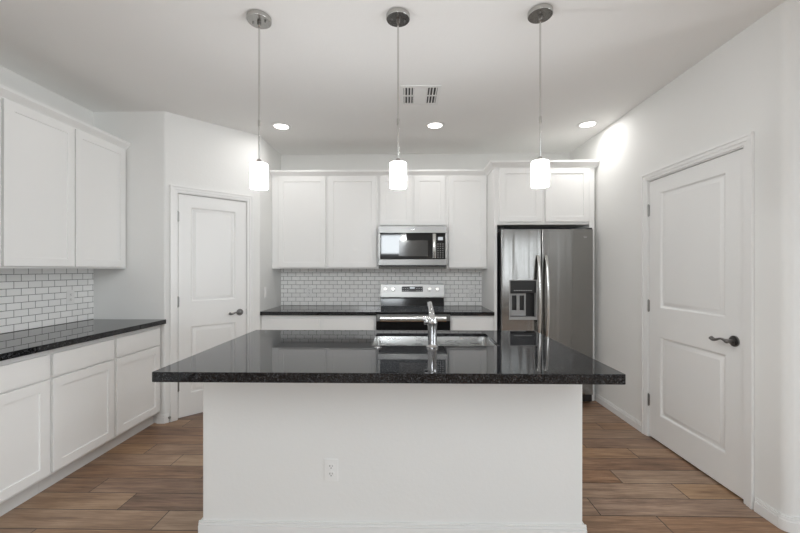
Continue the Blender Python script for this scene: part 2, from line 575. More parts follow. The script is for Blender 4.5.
# wall behind the camera, with windows
wf = MB()
xs = [XL] + [v for w in WIN for v in w[:2]] + [XE]
for i in range(0, len(xs), 2):
    wf.box(xs[i], Y_FRONT - T, 0, xs[i + 1], Y_FRONT, H_CEIL)
for x0, x1, z0, z1, wp in WIN:
    wf.box(x0, Y_FRONT - T, 0, x1, Y_FRONT, z0)
    wf.box(x0, Y_FRONT - T, z1, x1, Y_FRONT, H_CEIL)
struct(wf.build('wall_front', M['wall']))
for i, (x0, x1, z0, z1, wp) in enumerate(WIN):
    f = MB()
    w = 0.05
    ya, yb = Y_FRONT - 0.10, Y_FRONT - 0.03
    f.box(x0, ya, z0, x0 + w, yb, z1).box(x1 - w, ya, z0, x1, yb, z1)
    f.box(x0 + w, ya, z0, x1 - w, yb, z0 + w).box(x0 + w, ya, z1 - w, x1 - w, yb, z1)
    if x1 - x0 > 1:
        xm = (x0 + x1) / 2
        f.box(xm - 0.04, ya, z0 + w, xm + 0.04, yb, z1 - w)
    fo = struct(f.build('window_%d' % (i + 1), M['trim']))
    MB().box(x0 + w, Y_FRONT - 0.07, z0 + w, x1 - w, Y_FRONT - 0.064, z1 - w).build('window_pane', M['glass'], fo)

# baseboards: a stepped profile swept along straight runs
BBH, BBT = 0.078, 0.014
def base_run(mb, p, q, inward, extend0=0.0, extend1=0.0, BBH=BBH):
    """baseboard against the wall line p-q; inward = unit vector into the room"""
    p, q, n = Vector(p), Vector(q), Vector(inward)
    d = (q - p).normalized()
    p, q = p - d * extend0, q + d * extend1
    for t, z0, z1 in ((BBT, 0.0, BBH - 0.022), (BBT - 0.004, BBH - 0.022, BBH - 0.009), (BBT - 0.007, BBH - 0.009, BBH)):
        a = [p, q, q + n * t, p + n * t]
        mb.prism([(v.x, v.y) for v in a], z0 + 0.0005, z1, 0.0015)
CAS = 0.058
b = MB()
base_run(b, (XR - 0.001, YB - 0.02), (XR - 0.001, D0 + CAS + 0.006), (-1, 0))
struct(b.build('baseboard_right', M['trim']))
b = MB()
base_run(b, (XR - 0.001, D1 - CAS - 0.006), (XR - 0.001, Y_END + 0.030), (-1, 0), 0, 0)
base_run(b, (XR + 0.030, Y_END - 0.001), (XE - 0.02, Y_END - 0.001), (0, -1))
# rounded corner piece
c = (XR + 0.04, Y_END + 0.04)
for t, z0, z1 in ((BBT, 0.0005, BBH - 0.022), (BBT - 0.004, BBH - 0.022, BBH - 0.009), (BBT - 0.007, BBH - 0.009, BBH)):
    b.prism(arc(c[0], c[1], 0.041 + t, 180, 270, 8) + arc(c[0], c[1], 0.041, 270, 180, 8), z0, z1)
struct(b.build('baseboard_return', M['trim']))
b = MB()
base_run(b, (XL + 0.58, AY - 0.001), (AX, AY - 0.001), (0, -1), 0, BBT * 0.4)
base_run(b, on45(0, -0.001), on45(P0 - CAS - 0.004, -0.001), -n45, BBT * 0.4)
struct(b.build('baseboard_pantry', M['trim']))
b = MB()
base_run(b, on45(P1 + CAS + 0.004, -0.001), on45((B - A).length, -0.001), -n45)
struct(b.build('baseboard_corner', M['trim']))
b = MB()
base_run(b, (XL + 0.001, Y_FRONT + 0.02), (XL + 0.001, 1.19), (1, 0))
struct(b.build('baseboard_left', M['trim']))

# ---------------------------------------------------------------- interior doors
MOULD = [(0.004, 0.0015), (0.012, 0.011), (0.020, 0.013), (0.024, 0.013), (0.044, 0.0035), (0.048, 0.003)]
def lever(name, parent, x, z, direction):
    """lever handle on a door whose face is at y = 0 looking to -y"""
    o = MB().cyl((x, -0.005, z), 0.033, 0.010, 'y', 40, bev=0.003).cyl((x, -0.014, z), 0.024, 0.010, 'y', 40, r2=0.019).cyl((x, -0.032, z), 0.0115, 0.034, 'y', 24).build(name, M['dark_nickel'], parent)
    pts = []
    rad = []
    for k in range(15):
        t = k / 14
        pts.append((x + direction * (0.004 + 0.112 * t), -0.050 + 0.004 * math.sin(t * 3.14), z + 0.010 * math.sin(t * 2 * math.pi * 0.95) * (0.3 + t) - 0.001 + 0.006 * t))
        rad.append(0.0115 - 0.006 * math.sin(math.pi * min(1, t * 1.15)) * 0.8 + (0.001 if t > .85 else 0))
    MB().tube(pts, rad, 16).sphere((x, -0.050, z), 0.0135).build('lever', M['dark_nickel'], o)
    return o

def room_door(n, loc, rz, w, stile, wall_th, h):
    """door_<n>: opening width w+gaps; local x along the wall from the hinge side, front face at y=0.012 (set back), casing proud at y<0"""
    th = 0.036
    gap = 0.0045
    x0, x1 = 0.011, 0.011 + w
    z0, z1 = 0.012, h - 0.016
    yy = 0.004
    d = MB().panel_slab(x0 + gap * .4, z0, x1 - gap * .2, z1, th,
                        [(x0 + stile, 0.215, x1 - stile, 0.83), (x0 + stile, 1.055, x1 - stile, h - 0.124)], MOULD, y=yy).build('door_%d' % n, M['door'])
    d.location = loc
    d.rotation_euler = (0, 0, R(rz))
    struct(d)
    for z in (0.30, 1.06, 1.83):
        MB().cyl((x0 - 0.001, yy - 0.004, z), 0.0065, 0.089, 'z', 20).cyl((x0 - 0.001, yy - 0.004, z + 0.047), 0.0045, 0.006, 'z', 16).cyl((x0 - 0.001, yy - 0.004, z - 0.047), 0.0045, 0.006, 'z', 16).box(x0 + 0.001, yy - 0.0015, z - 0.044, x0 + 0.010, yy, z + 0.044).build('hinge', M['hinge'], d)
    lv = lever('door_handle', d, x1 - 0.064, 0.925, -1)
    lv.location.y = yy
    # strike plate and latch edge
    MB().box(x1 - 0.001, yy - 0.002, 0.895, x1 + 0.006, yy + 0.004, 0.955, 0.001).build('strike_plate', M['hinge'], d)
    # jamb + casing
    j = MB()
    jw = 0.010
    op = 0.011 + w + 0.006
    tot = x1 + 0.011
    ys = wall_th - 0.004
    j.box(0.0005, 0.0, 0.001, jw - 0.001, ys, h - 0.001)
    j.box(tot - jw + 0.001, 0.0, 0.001, tot - 0.0005, ys, h - 0.001)
    j.box(jw - 0.001, 0.0, h - 0.0115, tot - jw + 0.001, ys, h - 0.001)
    # door stop strips behind the slab
    j.box(jw, yy + th + 0.002, 0.001, jw + 0.012, yy + th + 0.03, h - 0.012)
    j.box(tot - jw - 0.012, yy + th + 0.002, 0.001, tot - jw, yy + th + 0.03, h - 0.012)
    j.box(jw + 0.012, yy + th + 0.002, h - 0.026, tot - jw - 0.012, yy + th + 0.03, h - 0.012)
    # casing: three stepped bands mitred round the opening
    for a0, a1, t in ((0.0, 0.020, 0.010), (0.020, 0.044, 0.014), (0.044, CAS, 0.018)):
        r = 0.004   # reveal
        i0, i1 = -a0 + r, -a1 + r
        j.prism([(i1, -t), (i0, -t), (i0, -0.001), (i1, -0.001)], 0.001, h - r + a0, 0.001)
        k0, k1 = tot + a0 - r, tot + a1 - r
        j.prism([(k0, -t), (k1, -t), (k1, -0.001), (k0, -0.001)], 0.001, h - r + a0, 0.001)
        j.prism([(i1, -t), (k1, -t), (k1, -0.001), (i1, -0.001)], h - r + a0, h - r + a1, 0.001)
    jo = struct(j.build('trim_%d' % n, M['trim']))
    jo.location = loc
    jo.rotation_euler = (0, 0, R(rz))
    return d
room_door(1, (XR, D0, 0), -90, 0.848, 0.130, T, DOOR_HR)
p = on45(P0)
room_door(2, (p[0], p[1], 0), 45, 0.608, 0.102, T, DOOR_H)

# spring door stop on the pantry baseboard
ds = thing('door_stop', 'small spring door stop low on the baseboard beside the pantry door', 'door stop', (*on45(0.035, -BBT - 0.0005), 0.045), 45)
MB().cyl((0, -0.004, 0), 0.011, 0.008, 'y', 20, bev=0.002).build('mount', M['hinge'], ds)
MB().tube([(0.0045 * math.cos(k * 0.9), -0.008 - 0.046 * k / 60, 0.0045 * math.sin(k * 0.9)) for k in range(61)], 0.0013, 8).build('spring', M['hinge'], ds)
MB().cyl((0, -0.060, 0), 0.0065, 0.013, 'y', 20, bev=0.002).build('tip', M['rubber'], ds)

# ---------------------------------------------------------------- cabinets
SHAKER = [(0.0015, 0.0065), (0.004, 0.0075), (0.006, 0.0075)]
ST = 0.057
def shaker(parent, x0, z0, x1, z1, name='door', flat=False, y=-0.0205):
    mb = MB()
    if flat:
        mb.box(x0, y, z0, x1, -0.0015, z1, 0.002)
    else:
        mb.panel_slab(x0, z0, x1, z1, 0.019, [(x0 + ST, z0 + ST, x1 - ST, z1 - ST)], SHAKER, y=y)
    return mb.build(name, M['cabinet'], parent)
def base_cabinet(label, loc, rz, w, door=(0.012, 0.012), depth=0.60, group=None):
    t = thing('base_cabinet', label, 'cabinet', loc, rz, group)
    MB().box(0.0004, 0, 0.105, w - 0.0004, depth, 0.8745).build('body', M['cabinet'], t)
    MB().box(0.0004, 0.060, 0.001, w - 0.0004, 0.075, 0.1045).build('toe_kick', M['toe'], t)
    shaker(t, door[0], 0.122, w - door[1], 0.690)
    shaker(t, door[0], 0.703, w - door[1], 0.842, 'drawer', True)
    return t
def wall_cabinet(label, loc, rz, w, z0, z1, doors, depth=0.30, group=None, zdoor=(0.013, 0.002)):
    t = thing('wall_cabinet', label, 'cabinet', (loc[0], loc[1], z0), rz, group)
    MB().box(0.0004, 0, 0, w - 0.0004, depth, z1 - z0).build('body', M['cabinet'], t)
    for a, b_ in doors:
        shaker(t, a, zdoor[0], b_, z1 - z0 - zdoor[1])
    return t

# left run
XF = -2.162
LB = ['white base cabinet with one drawer, left run, nearest the pantry door',
      'white base cabinet with one drawer, second from the pantry door in the left run',
      'white base cabinet with one drawer, third from the pantry door in the left run',
      'white base cabinet at the near end of the left run']
for i, y0 in enumerate((2.69, 2.197, 1.704, 1.211)):
    base_cabinet(LB[i], (XF, y0, 0), 90, 0.4925 if i else 0.522, (0.012, 0.012 if i else 0.034), 0.60, 'base cabinets along the left wall')
cl = MB().box(XL + 0.001, 1.205, 0.8755, -2.113, AY - 0.0015, 0.914, 0.003).build('countertop', M['granite'])
tag(cl, 'black granite countertop along the left wall below the tiled backsplash', 'countertop')
wall_cabinet('white two-door upper cabinet on the left wall above the black counter', (-2.472, 2.205, 0), 90, 1.010, 1.36, 2.40, [(0.008, 0.489), (0.499, 0.982)], 0.297, 'upper cabinets on the left wall')
wall_cabinet('white upper cabinet on the left wall, mostly cut off by the left photo edge', (-2.472, 1.205, 0), 90, 0.999, 1.36, 2.40, [(0.008, 0.496), (0.504, 0.991)], 0.297, 'upper cabinets on the left wall')

CROWN = [(0, 0), (0.008, 0), (0.010, 0.008), (0.020, 0.016), (0.034, 0.030), (0.044, 0.040), (0.048, 0.044), (0.048, 0.064), (0, 0.064)]
def crown(path, outs, z, label):
    """sweep the crown profile along a path; outs = outward (mitre) vector at each vertex"""
    t = bmesh.new()
    rings = []
    for (x, y), (ox, oy) in zip(path, outs):
        rings.append([t.verts.new((x + ox * a, y + oy * a, z + b_)) for a, b_ in CROWN])
    n = len(CROWN)
    for a, b_ in zip(rings, rings[1:]):
        for k in range(n):
            t.faces.new((a[k], a[(k + 1) % n], b_[(k + 1) % n], b_[k]))
    t.faces.new(rings[0][::-1])
    t.faces.new(rings[-1])
    bmesh.ops.recalc_face_normals(t, faces=t.faces)
    mb = MB()
    mb._add(t)
    return tag(mb.build('crown_moulding', M['cabinet'], None, True, 20), label, 'crown moulding')
ZC = 2.4006
crown([(-2.478, 1.205), (-2.478, AY - 0.002)], [(1, 0), (1, 0)], ZC, 'white crown moulding on top of the left wall upper cabinets')

# back run
YU = YB - 0.3015                         # face of upper boxes
wall_cabinet('white single-door upper cabinet on the back wall beside the pantry corner', (-1.522, YU, 0), 0, 0.625, 1.362, 2.40, [(0.078, 0.610)], 0.30, 'upper cabinets on the back wall')
wall_cabinet('white single-door upper cabinet directly left of the microwave', (-0.897, YU, 0), 0, 0.584, 1.362, 2.40, [(0.020, 0.562)], 0.30, 'upper cabinets on the back wall')
wall_cabinet('short white two-door upper cabinet above the microwave', (-0.313, YU, 0), 0, 0.762, 1.832, 2.40, [(0.014, 0.369), (0.399, 0.748)], 0.30, 'upper cabinets on the back wall', (0.016, 0.001))
wall_cabinet('white single-door upper cabinet between microwave and refrigerator', (0.449, YU, 0), 0, 0.455, 1.362, 2.40, [(0.024, 0.440)], 0.30, 'upper cabinets on the back wall')
YF = 3.84
fc = thing('refrigerator_cabinet', 'deep white two-door cabinet over the refrigerator', 'cabinet', (0.936, YF, 1.815))
MB().box(0.0, 0, 0, 0.939, 0.62, 2.40 - 1.815).build('body', M['cabinet'], fc)
shaker(fc, 0.018, 0.026, 0.452, 2.395 - 1.815)
shaker(fc, 0.492, 0.026, 0.934, 2.395 - 1.815)
tag(MB().box(0.905, YF - 0.002, 0.001, 0.935, YB - 0.010, 2.40, 0.001).build('refrigerator_side_panel', M['cabinet']), 'white tall panel on the left side of the refrigerator', 'panel', 'refrigerator side panels')
tag(MB().box(1.8790, YF - 0.002, 0.001, 1.932, YB - 0.002, 2.40, 0.001).build('refrigerator_side_panel', M['cabinet']), 'white tall panel between refrigerator and right wall', 'panel', 'refrigerator side panels')
yc = YU - 0.006
crown([(BX + 0.003, yc), (0.903, yc), (0.903, YF - 0.008), (XR - 0.003, YF - 0.008)], [(0, -1), (-1, -1), (-1, -1), (0, -1)], ZC, 'white crown moulding stepping along the back wall cabinets to the refrigerator')

YBF = YB - 0.612
base_cabinet('white base cabinet in the back run beside the pantry corner', (-1.522, YBF, 0), 0, 0.635, (0.095, 0.018), 0.60, 'base cabinets on the back wall')
base_cabinet('white base cabinet in the back run directly left of the range', (-0.887, YBF, 0), 0, 0.569, (0.020, 0.018), 0.60, 'base cabinets on the back wall')
base_cabinet('white base cabinet between the range and the refrigerator panel', (0.455, YBF, 0), 0, 0.449, (0.018, 0.018), 0.60, 'base cabinets on the back wall')
tag(MB().box(BX + 0.0015, YB - 0.650, 0.8755, -0.3165, YB - 0.0015, 0.914, 0.003).build('countertop', M['granite']), 'black granite countertop left of the range', 'countertop')
tag(MB().box(0.4535, YB - 0.650, 0.8755, 0.9035, YB - 0.0015, 0.914, 0.003).build('countertop', M['granite']), 'short black granite countertop between range and refrigerator panel', 'countertop')

# tile
tag(MB().box(BX + 0.002, YB - 0.0085, 0.9150, 0.9040, YB - 0.001, 1.3612).build('tile_backsplash', M['tile_back']), 'white subway tile backsplash on the back wall behind the range', 'backsplash')
tag(MB().box(XL + 0.001, 1.205, 0.9150, XL + 0.0085, AY - 0.002, 1.3592).build('tile_backsplash', M['tile_left']), 'white subway tile backsplash on the left wall above the counter', 'backsplash')

# ---------------------------------------------------------------- island
IX0, IX1, IY0, IY1 = -1.094, 0.921, 1.567, 2.675
BX0, BX1, BY0, BY1 = -1.050, 0.891, 1.883, 2.640
isl = thing('kitchen_island', 'large white kitchen island below the black granite top', 'kitchen island', ((BX0 + BX1) / 2, (BY0 + BY1) / 2, 0))
ox, oy = (BX0 + BX1) / 2, (BY0 + BY1) / 2
hx, hy = (BX1 - BX0) / 2, (BY1 - BY0) / 2
body = MB()
outer = fillet((-hx, hy), (-hx, -hy), (hx, -hy), 0.012) + fillet((-hx, -hy), (hx, -hy), (hx, hy), 0.012)
body.prism([(-hx, hy)] + outer + [(hx, hy), (hx - 0.1, hy), (hx - 0.1, -hy + 0.12), (-hx + 0.1, -hy + 0.12), (-hx + 0.1, hy)], 0.001, 0.8695)
body.build('body', M['wall'], isl)
MB().box(-hx + 0.1, hy - 0.05, 0.10, hx - 0.1, hy - 0.03, 0.8695).box(-hx + 0.1, hy - 0.10, 0.001, hx - 0.1, hy - 0.085, 0.10).build('cabinet_front', M['cabinet'], isl)
nd = 4
for k in range(nd):
    wd = (2 * hx - 0.2) / nd
    dm = MB()
    a = -hx + 0.1 + wd * k
    dm.panel_slab(a + 0.008, 0.122, a + wd - 0.008, 0.842, 0.019, [(a + 0.065, 0.179, a + wd - 0.065, 0.785)], SHAKER, y=0, mat=Matrix.Translation((0, hy - 0.009, 0)) @ Matrix.Rotation(math.pi, 4, 'Z') @ Matrix.Translation((-(2 * a + wd), 0, 0)))
    o = dm.build('door', M['cabinet'], isl)
ib = MB()
base_run(ib, (-hx, -hy - 0.0005), (hx, -hy - 0.0005), (0, -1), BBT, BBT, 0.068)
base_run(ib, (-hx - 0.0005, -hy), (-hx - 0.0005, hy), (-1, 0), 0, 0, 0.068)
base_run(ib, (hx + 0.0005, -hy), (hx + 0.0005, hy), (1, 0), 0, 0, 0.068)
ib.build('baseboard', M['trim'], isl)

# top with the sink cut-out
SX0, SX1, SY0, SY1 = -0.205, 0.540, 2.135, 2.545
def slab_with_hole(x0, y0, x1, y1, hx0, hy0, hx1, hy1, z0, z1, r, e):
    t = bmesh.new()
    n = 6
    def rr(a0, b0, a1, b1, rad):
        out = []
        for cx, cy, s in ((a1 - rad, b1 - rad, 0), (a0 + rad, b1 - rad, 90), (a0 + rad, b0 + rad, 180), (a1 - rad, b0 + rad, 270)):
            out += arc(cx, cy, rad, s, s + 90, n)
        return out
    oz = [(rr(x0, y0, x1, y1, .006), z0 + e), (rr(x0, y0, x1, y1, .006), z1 - e), (rr(x0 + e, y0 + e, x1 - e, y1 - e, .005), z1)]
    hz = [(rr(hx0 - e, hy0 - e, hx1 + e, hy1 + e, r), z1), (rr(hx0, hy0, hx1, hy1, r), z1 - e), (rr(hx0, hy0, hx1, hy1, r), z1 - 0.020), (rr(hx0 - 0.04, hy0 - 0.04, hx1 + 0.04, hy1 + 0.04, r), z1 - 0.020), (rr(hx0 - 0.04, hy0 - 0.04, hx1 + 0.04, hy1 + 0.04, r), z0)]
    seq = [(rr(x0 + e, y0 + e, x1 - e, y1 - e, .005), z0)] + oz + hz
    rings = [[t.verts.new((x, y, z)) for x, y in pts] for pts, z in seq]
    rings.append(rings[0])
    for a, b_ in zip(rings, rings[1:]):
        m = len(a)
        for k in range(m):
            t.faces.new((a[k], a[(k + 1) % m], b_[(k + 1) % m], b_[k]))
    bmesh.ops.recalc_face_normals(t, faces=t.faces)
    mb = MB()
    mb._add(t)
    return mb
it = slab_with_hole(IX0, IY0, IX1, IY1, SX0, SY0, SX1, SY1, 0.8705, 0.914, 0.02, 0.002).build('island_countertop', M['granite'])
tag(it, 'large polished black granite island countertop with a sink cut-out', 'countertop')

# sink
sk = thing('kitchen_sink', 'stainless steel undermount sink set in the island', 'sink', ((SX0 + SX1) / 2, (SY0 + SY1) / 2, 0.8910))
sw, sh = (SX1 - SX0) / 2 + 0.004, (SY1 - SY0) / 2 + 0.004
t = bmesh.new()
def rrect(w, h, r, n=6):
    out = []
    for cx, cy, s in ((w - r, h - r, 0), (-w + r, h - r, 90), (-w + r, -h + r, 180), (w - r, -h + r, 270)):
        out += arc(cx, cy, r, s, s + 90, n)
    return out
rings = []
for w_, h_, r_, z_ in ((sw + 0.025, sh + 0.02, 0.03, -0.0005), (sw, sh, 0.025, -0.0005), (sw - 0.006, sh - 0.006, 0.03, -0.06), (sw - 0.010, sh - 0.010, 0.035, -0.19), (sw - 0.020, sh - 0.020, 0.05, -0.21), (sw - 0.05, sh - 0.05, 0.06, -0.216), (0.05, 0.05, 0.0499, -0.222)):
    rings.append([t.verts.new((x, y, z_)) for x, y in rrect(w_, h_, r_)])
for a, b_ in zip(rings, rings[1:]):
    m = len(a)
    for k in range(m):
        t.faces.new((a[k], a[(k + 1) % m], b_[(k + 1) % m], b_[k]))
t.faces.new(rings[-1])
bmesh.ops.recalc_face_normals(t, faces=t.faces)
for f in t.faces:
    f.normal_flip()
mb = MB()
mb._add(t)
basin = mb.build('basin', M['sink'], sk, True, 50)
md = basin.modifiers.new('thickness', 'SOLIDIFY')
md.thickness = 0.0015
md.offset = -1
MB().cyl((0, 0, -0.2195), 0.045, 0.004, 'z', 40, bev=0.001).cyl((0, 0, -0.2165), 0.018, 0.006, 'z', 24).build('drain', M['chrome'], sk)

# faucet: leans away from the camera over the sink
fx, fy = 0.146, 2.098
fa_ = thing('faucet', 'chrome pull-out faucet standing on the island in front of the sink', 'faucet', (fx, fy, 0.9143))
MB().lathe([(0, 0), (0.034, 0), (0.034, 0.004), (0.030, 0.010), (0.0265, 0.016), (0, 0.016)]).build('base_ring', M['chrome'], fa_)
MB().lathe([(0, 0.014), (0.0265, 0.014), (0.0255, 0.06), (0.0258, 0.118), (0.0285, 0.132), (0.0290, 0.148), (0.026, 0.162), (0.016, 0.171), (0, 0.173)]).build('body', M['chrome'], fa_)
sp = MB()
sp.tube([(0, 0.000, 0.150), (0.0, 0.018, 0.172), (-0.001, 0.050, 0.190), (-0.002, 0.10, 0.208), (-0.003, 0.15, 0.224), (-0.004, 0.18, 0.230), (-0.004, 0.200, 0.228), (-0.004, 0.213, 0.218)],
        [0.0205, 0.0185, 0.0165, 0.0145, 0.0140, 0.0150, 0.0150, 0.0140], 24)
sp.build('spout', M['chrome'], fa_)
MB().cyl((-0.004, 0.2165, 0.2105), 0.0125, 0.016, 'z', 24, bev=0.002).build('spray_head', M['black_plastic'], fa_)
hl = MB().cyl((-0.034, 0, 0.142), 0.0135, 0.026, 'x', 28, bev=0.003).build('handle', M['chrome'], fa_)
MB().tube([(-0.038, 0, 0.142), (-0.042, -0.012, 0.150), (-0.045, -0.035, 0.160), (-0.047, -0.062, 0.166)], [0.006, 0.0055, 0.005, 0.0055], 14).build('lever', M['chrome'], hl)
ac = thing('sink_hole_cap', 'small round chrome cap on the island top left of the faucet', 'cap', (-0.160, 2.078, 0.9142))
MB().lathe([(0, 0), (0.021, 0), (0.021, 0.002), (0.019, 0.0035), (0, 0.0035)]).build('rim', M['chrome'], ac)
MB().lathe([(0, 0.0035), (0.012, 0.0035), (0.012, 0.005), (0.011, 0.0055), (0, 0.0055)], 32).build('button', M['steel_bright'], ac)

# ---------------------------------------------------------------- outlets and switch
def outlet(label, loc, rz, group='electrical outlets'):
    t = thing('electrical_outlet', label, 'outlet', loc, rz, group)
    MB().box(-0.035, -0.005, -0.0575, 0.035, 0, 0.0575, 0.002).build('cover_plate', M['plastic'], t)
    for s in (-1, 1):
        r_ = MB().prism([(x, y) for x, y in rrect(0.017, 0.0145, 0.010)], 0, 0.002, mat=Matrix.Translation((0, -0.0049, s * 0.0195)) @ Matrix.Rotation(R(90), 4, 'X')).build('receptacle', M['plastic'], t)
        MB().box(-0.0075, -0.0074, s * 0.0195 + 0.000, -0.0050, -0.0066, s * 0.0195 + 0.009).box(0.0050, -0.0074, s * 0.0195 + 0.001, 0.0070, -0.0066, s * 0.0195 + 0.008).cyl((0, -0.0070, s * 0.0195 - 0.006), 0.0026, 0.0008, 'y', 14).build('slot', M['slot'], r_)
    MB().cyl((0, -0.0055, 0), 0.003, 0.0014, 'y', 14).build('screw', M['plastic'], t)
    return t
outlet('white outlet low on the front of the kitchen island', ((331 - 400) / 370 * 1.88 - 0.033, BY0 - 0.0006, 0.330), 0)
outlet('white outlet on the left wall tile under the upper cabinets', (XL + 0.0092, 2.99, 1.125), 90)
outlet('white outlet on the back wall tile left of the range', (-1.175, YB - 0.0092, 1.085), 0)
outlet('white outlet on the back wall tile right of the range', (0.785, YB - 0.0092, 1.085), 0)
sw_ = thing('light_switch', 'white light switch on the short side wall by the back counter', 'light switch', (BX + 0.0008, 3.98, 1.105), 90)
MB().box(-0.035, -0.005, -0.0575, 0.035, 0, 0.0575, 0.002).build('cover_plate', M['plastic'], sw_)
MB().box(-0.016, -0.009, -0.033, 0.016, -0.0045, 0.033, 0.002).build('rocker', M['plastic'], sw_)

# ---------------------------------------------------------------- range
RX0, RW = -0.3125, 0.762
rg = thing('electric_range', 'stainless steel freestanding range with black glass cooktop', 'range', (RX0 + RW / 2, 3.83, 0))
hw = RW / 2
YW = YB - 0.010 - 3.83                   # local y of the tile
MB().box(-hw, 0.0, 0.06, hw, YW - 0.004, 0.893, 0.002).box(-hw + 0.03, 0.05, 0.001, hw - 0.03, YW - 0.05, 0.06).build('body', M['dark_gray'], rg)
ck = MB().box(-hw - 0.001, -0.028, 0.8935, hw + 0.001, YW - 0.075, 0.9175, 0.004).build('cooktop', M['black_glass'], rg)
bu = MB()
for cx, cy, r_ in ((-0.19, 0.13, 0.115), (0.19, 0.13, 0.09), (-0.19, 0.37, 0.09), (0.19, 0.37, 0.115), (0, 0.42, 0.06)):
    for rr_ in (r_, r_ * 0.62):
        bu.lathe([(rr_ - 0.0015, 0.0177 + 0.9), (rr_ + 0.0015, 0.0177 + 0.9), (rr_ + 0.0015, 0.0179 + 0.9), (rr_ - 0.0015, 0.0179 + 0.9)], 48, mat=Matrix.Translation((cx, cy, 0)))
bu.build('burner_marking', M['dark_gray'], ck)
bg = MB()
# back guard: black lower apron sloping up, stainless console
def extr(mb, prof, x0, x1):
    """profile of (y, z) extruded along x"""
    mb.prism([(y, z) for y, z in prof], x0, x1, mat=Matrix(((0, 0, 1, 0), (1, 0, 0, 0), (0, 1, 0, 0), (0, 0, 0, 1))))
gx = 0.374
extr(bg, [(YW - 0.070, 0.918), (YW - 0.004, 0.918), (YW - 0.004, 1.012), (YW - 0.060, 1.012), (YW - 0.062, 1.0)], -gx, gx)
bgo = bg.build('backguard', M['black_enamel'], rg)
cs = MB()
extr(cs, [(YW - 0.074, 1.0125), (YW - 0.004, 1.0125), (YW - 0.004, 1.180), (YW - 0.052, 1.180), (YW - 0.060, 1.174), (YW - 0.080, 1.030)], -gx - 0.003, gx + 0.003)
cso = cs.build('control_console', M['console_steel'], rg)
# console face tilts: small frame helper
face_m = Matrix.Translation((0, YW - 0.0685, 1.118)) @ Matrix.Rotation(-math.atan2(0.020, 0.144), 4, 'X')
MB().box(-0.125, -0.0025, -0.030, 0.125, 0.002, 0.032, 0.001, mat=face_m).build('control_panel', M['black_plastic'], cso)
ic = MB()
for i in range(9):
    for j in range(2):
        if abs(i - 4) > 1:
            ic.box(-0.108 + i * 0.027 - 0.007, -0.0030, -0.018 + j * 0.026 - 0.003, -0.108 + i * 0.027 + 0.007, -0.0024, -0.018 + j * 0.026 + 0.002, mat=face_m)
io = ic.build('button_marking', M['gray_plastic'], cso)
io['kind'] = 'stuff'
MB().box(-0.028, -0.0030, 0.006, 0.028, -0.0024, 0.024, mat=face_m).build('display', M['lit_display'], cso)
for kx in (-0.315, -0.228, 0.205, 0.295):
    kb = MB().cyl((kx, -0.004, 0), 0.026, 0.006, 'y', 36, bev=0.002, mat=face_m).cyl((kx, -0.017, 0), 0.021, 0.022, 'y', 36, r2=0.023, bev=0.002, mat=face_m).box(kx - 0.005, -0.036, -0.020, kx + 0.005, -0.026, 0.020, 0.002, mat=face_m)
    kb.build('knob', M['nickel'], cso)
od = MB().box(-hw + 0.003, -0.030, 0.235, hw - 0.003, -0.001, 0.822, 0.003).build('oven_door', M['oven_glass'], rg)
MB().box(-hw + 0.003, -0.031, 0.8225, hw - 0.003, -0.001, 0.888, 0.003).build('door_rail', M['steel'], od)
hb = MB()
hb.tube([(-0.335 + 0.67 * k / 20, -0.078 - 0.004 * math.sin(math.pi * k / 20), 0.850) for k in range(21)], 0.0125, 24, 2.2)
hb.box(-0.325, -0.078, 0.846, -0.300, -0.029, 0.866, 0.003).box(0.300, -0.078, 0.846, 0.325, -0.029, 0.866, 0.003)
hb.build('handle', M['steel_bright'], od)
MB().box(-0.25, -0.0315, 0.36, 0.25, -0.0302, 0.72, 0.0005).build('oven_window', M['window_mesh'], od)
MB().box(-hw + 0.003, -0.030, 0.065, hw - 0.003, -0.001, 0.228, 0.003).build('storage_drawer', M['steel'], rg)

# ---------------------------------------------------------------- microwave
mx0, mz0, mz1 = RX0 + 0.001, 1.398, 1.8305
mw = thing('microwave', 'stainless steel microwave mounted over the range', 'microwave', (RX0 + RW / 2, 4.080, mz0))
mh = mz1 - mz0
hm = hw - 0.0015
MB().box(-hm, 0.0, 0, hm, YB - 0.0095 - 4.08, mh, 0.003).build('body', M['dark_gray'], mw)
dw = 0.205                                # right edge of the door
fr = MB()
fr.box(-hm, -0.024, mh - 0.078, hm, -0.0005, mh, 0.004)
fr.box(-hm, -0.024, 0.0, hm, -0.0005, 0.066, 0.004)
fr.box(-hm, -0.024, 0.0662, -hm + 0.022, -0.0005, mh - 0.0782, 0.001)
fr.box(hm - 0.022, -0.024, 0.0662, hm, -0.0005, mh - 0.0782, 0.001)
fro = fr.build('front_frame', M['steel'], mw)
dr = MB().box(-hm + 0.0222, -0.0215, 0.0664, 0.2605, -0.0005, mh - 0.0784, 0.001).build('door', M['black_glass'], mw)
MB().box(-0.150, -0.0222, 0.100, 0.165, -0.0214, 0.272, 0.0003).build('door_window', M['window_mesh'], dr)
hb = MB()
hb.tube([(0.233, -0.045 - 0.016 * math.sin(math.pi * k / 16), 0.080 + 0.262 * k / 16) for k in range(17)], 0.0195, 18, 0.55)
hb.cyl((0.233, -0.034, 0.092), 0.010, 0.026, 'y', 20).cyl((0.233, -0.034, 0.330), 0.010, 0.026, 'y', 20)
hb.build('handle', M['steel_bright'], dr)
cp = MB().box(0.2609, -0.0215, 0.0664, hm - 0.0222, -0.0005, mh - 0.0784, 0.001).build('control_panel', M['black_glass'], mw)
MB().box(0.276, -0.0222, 0.274, 0.330, -0.0214, 0.310, 0.0003).build('display', M['lit_display'], cp)
kp = MB()
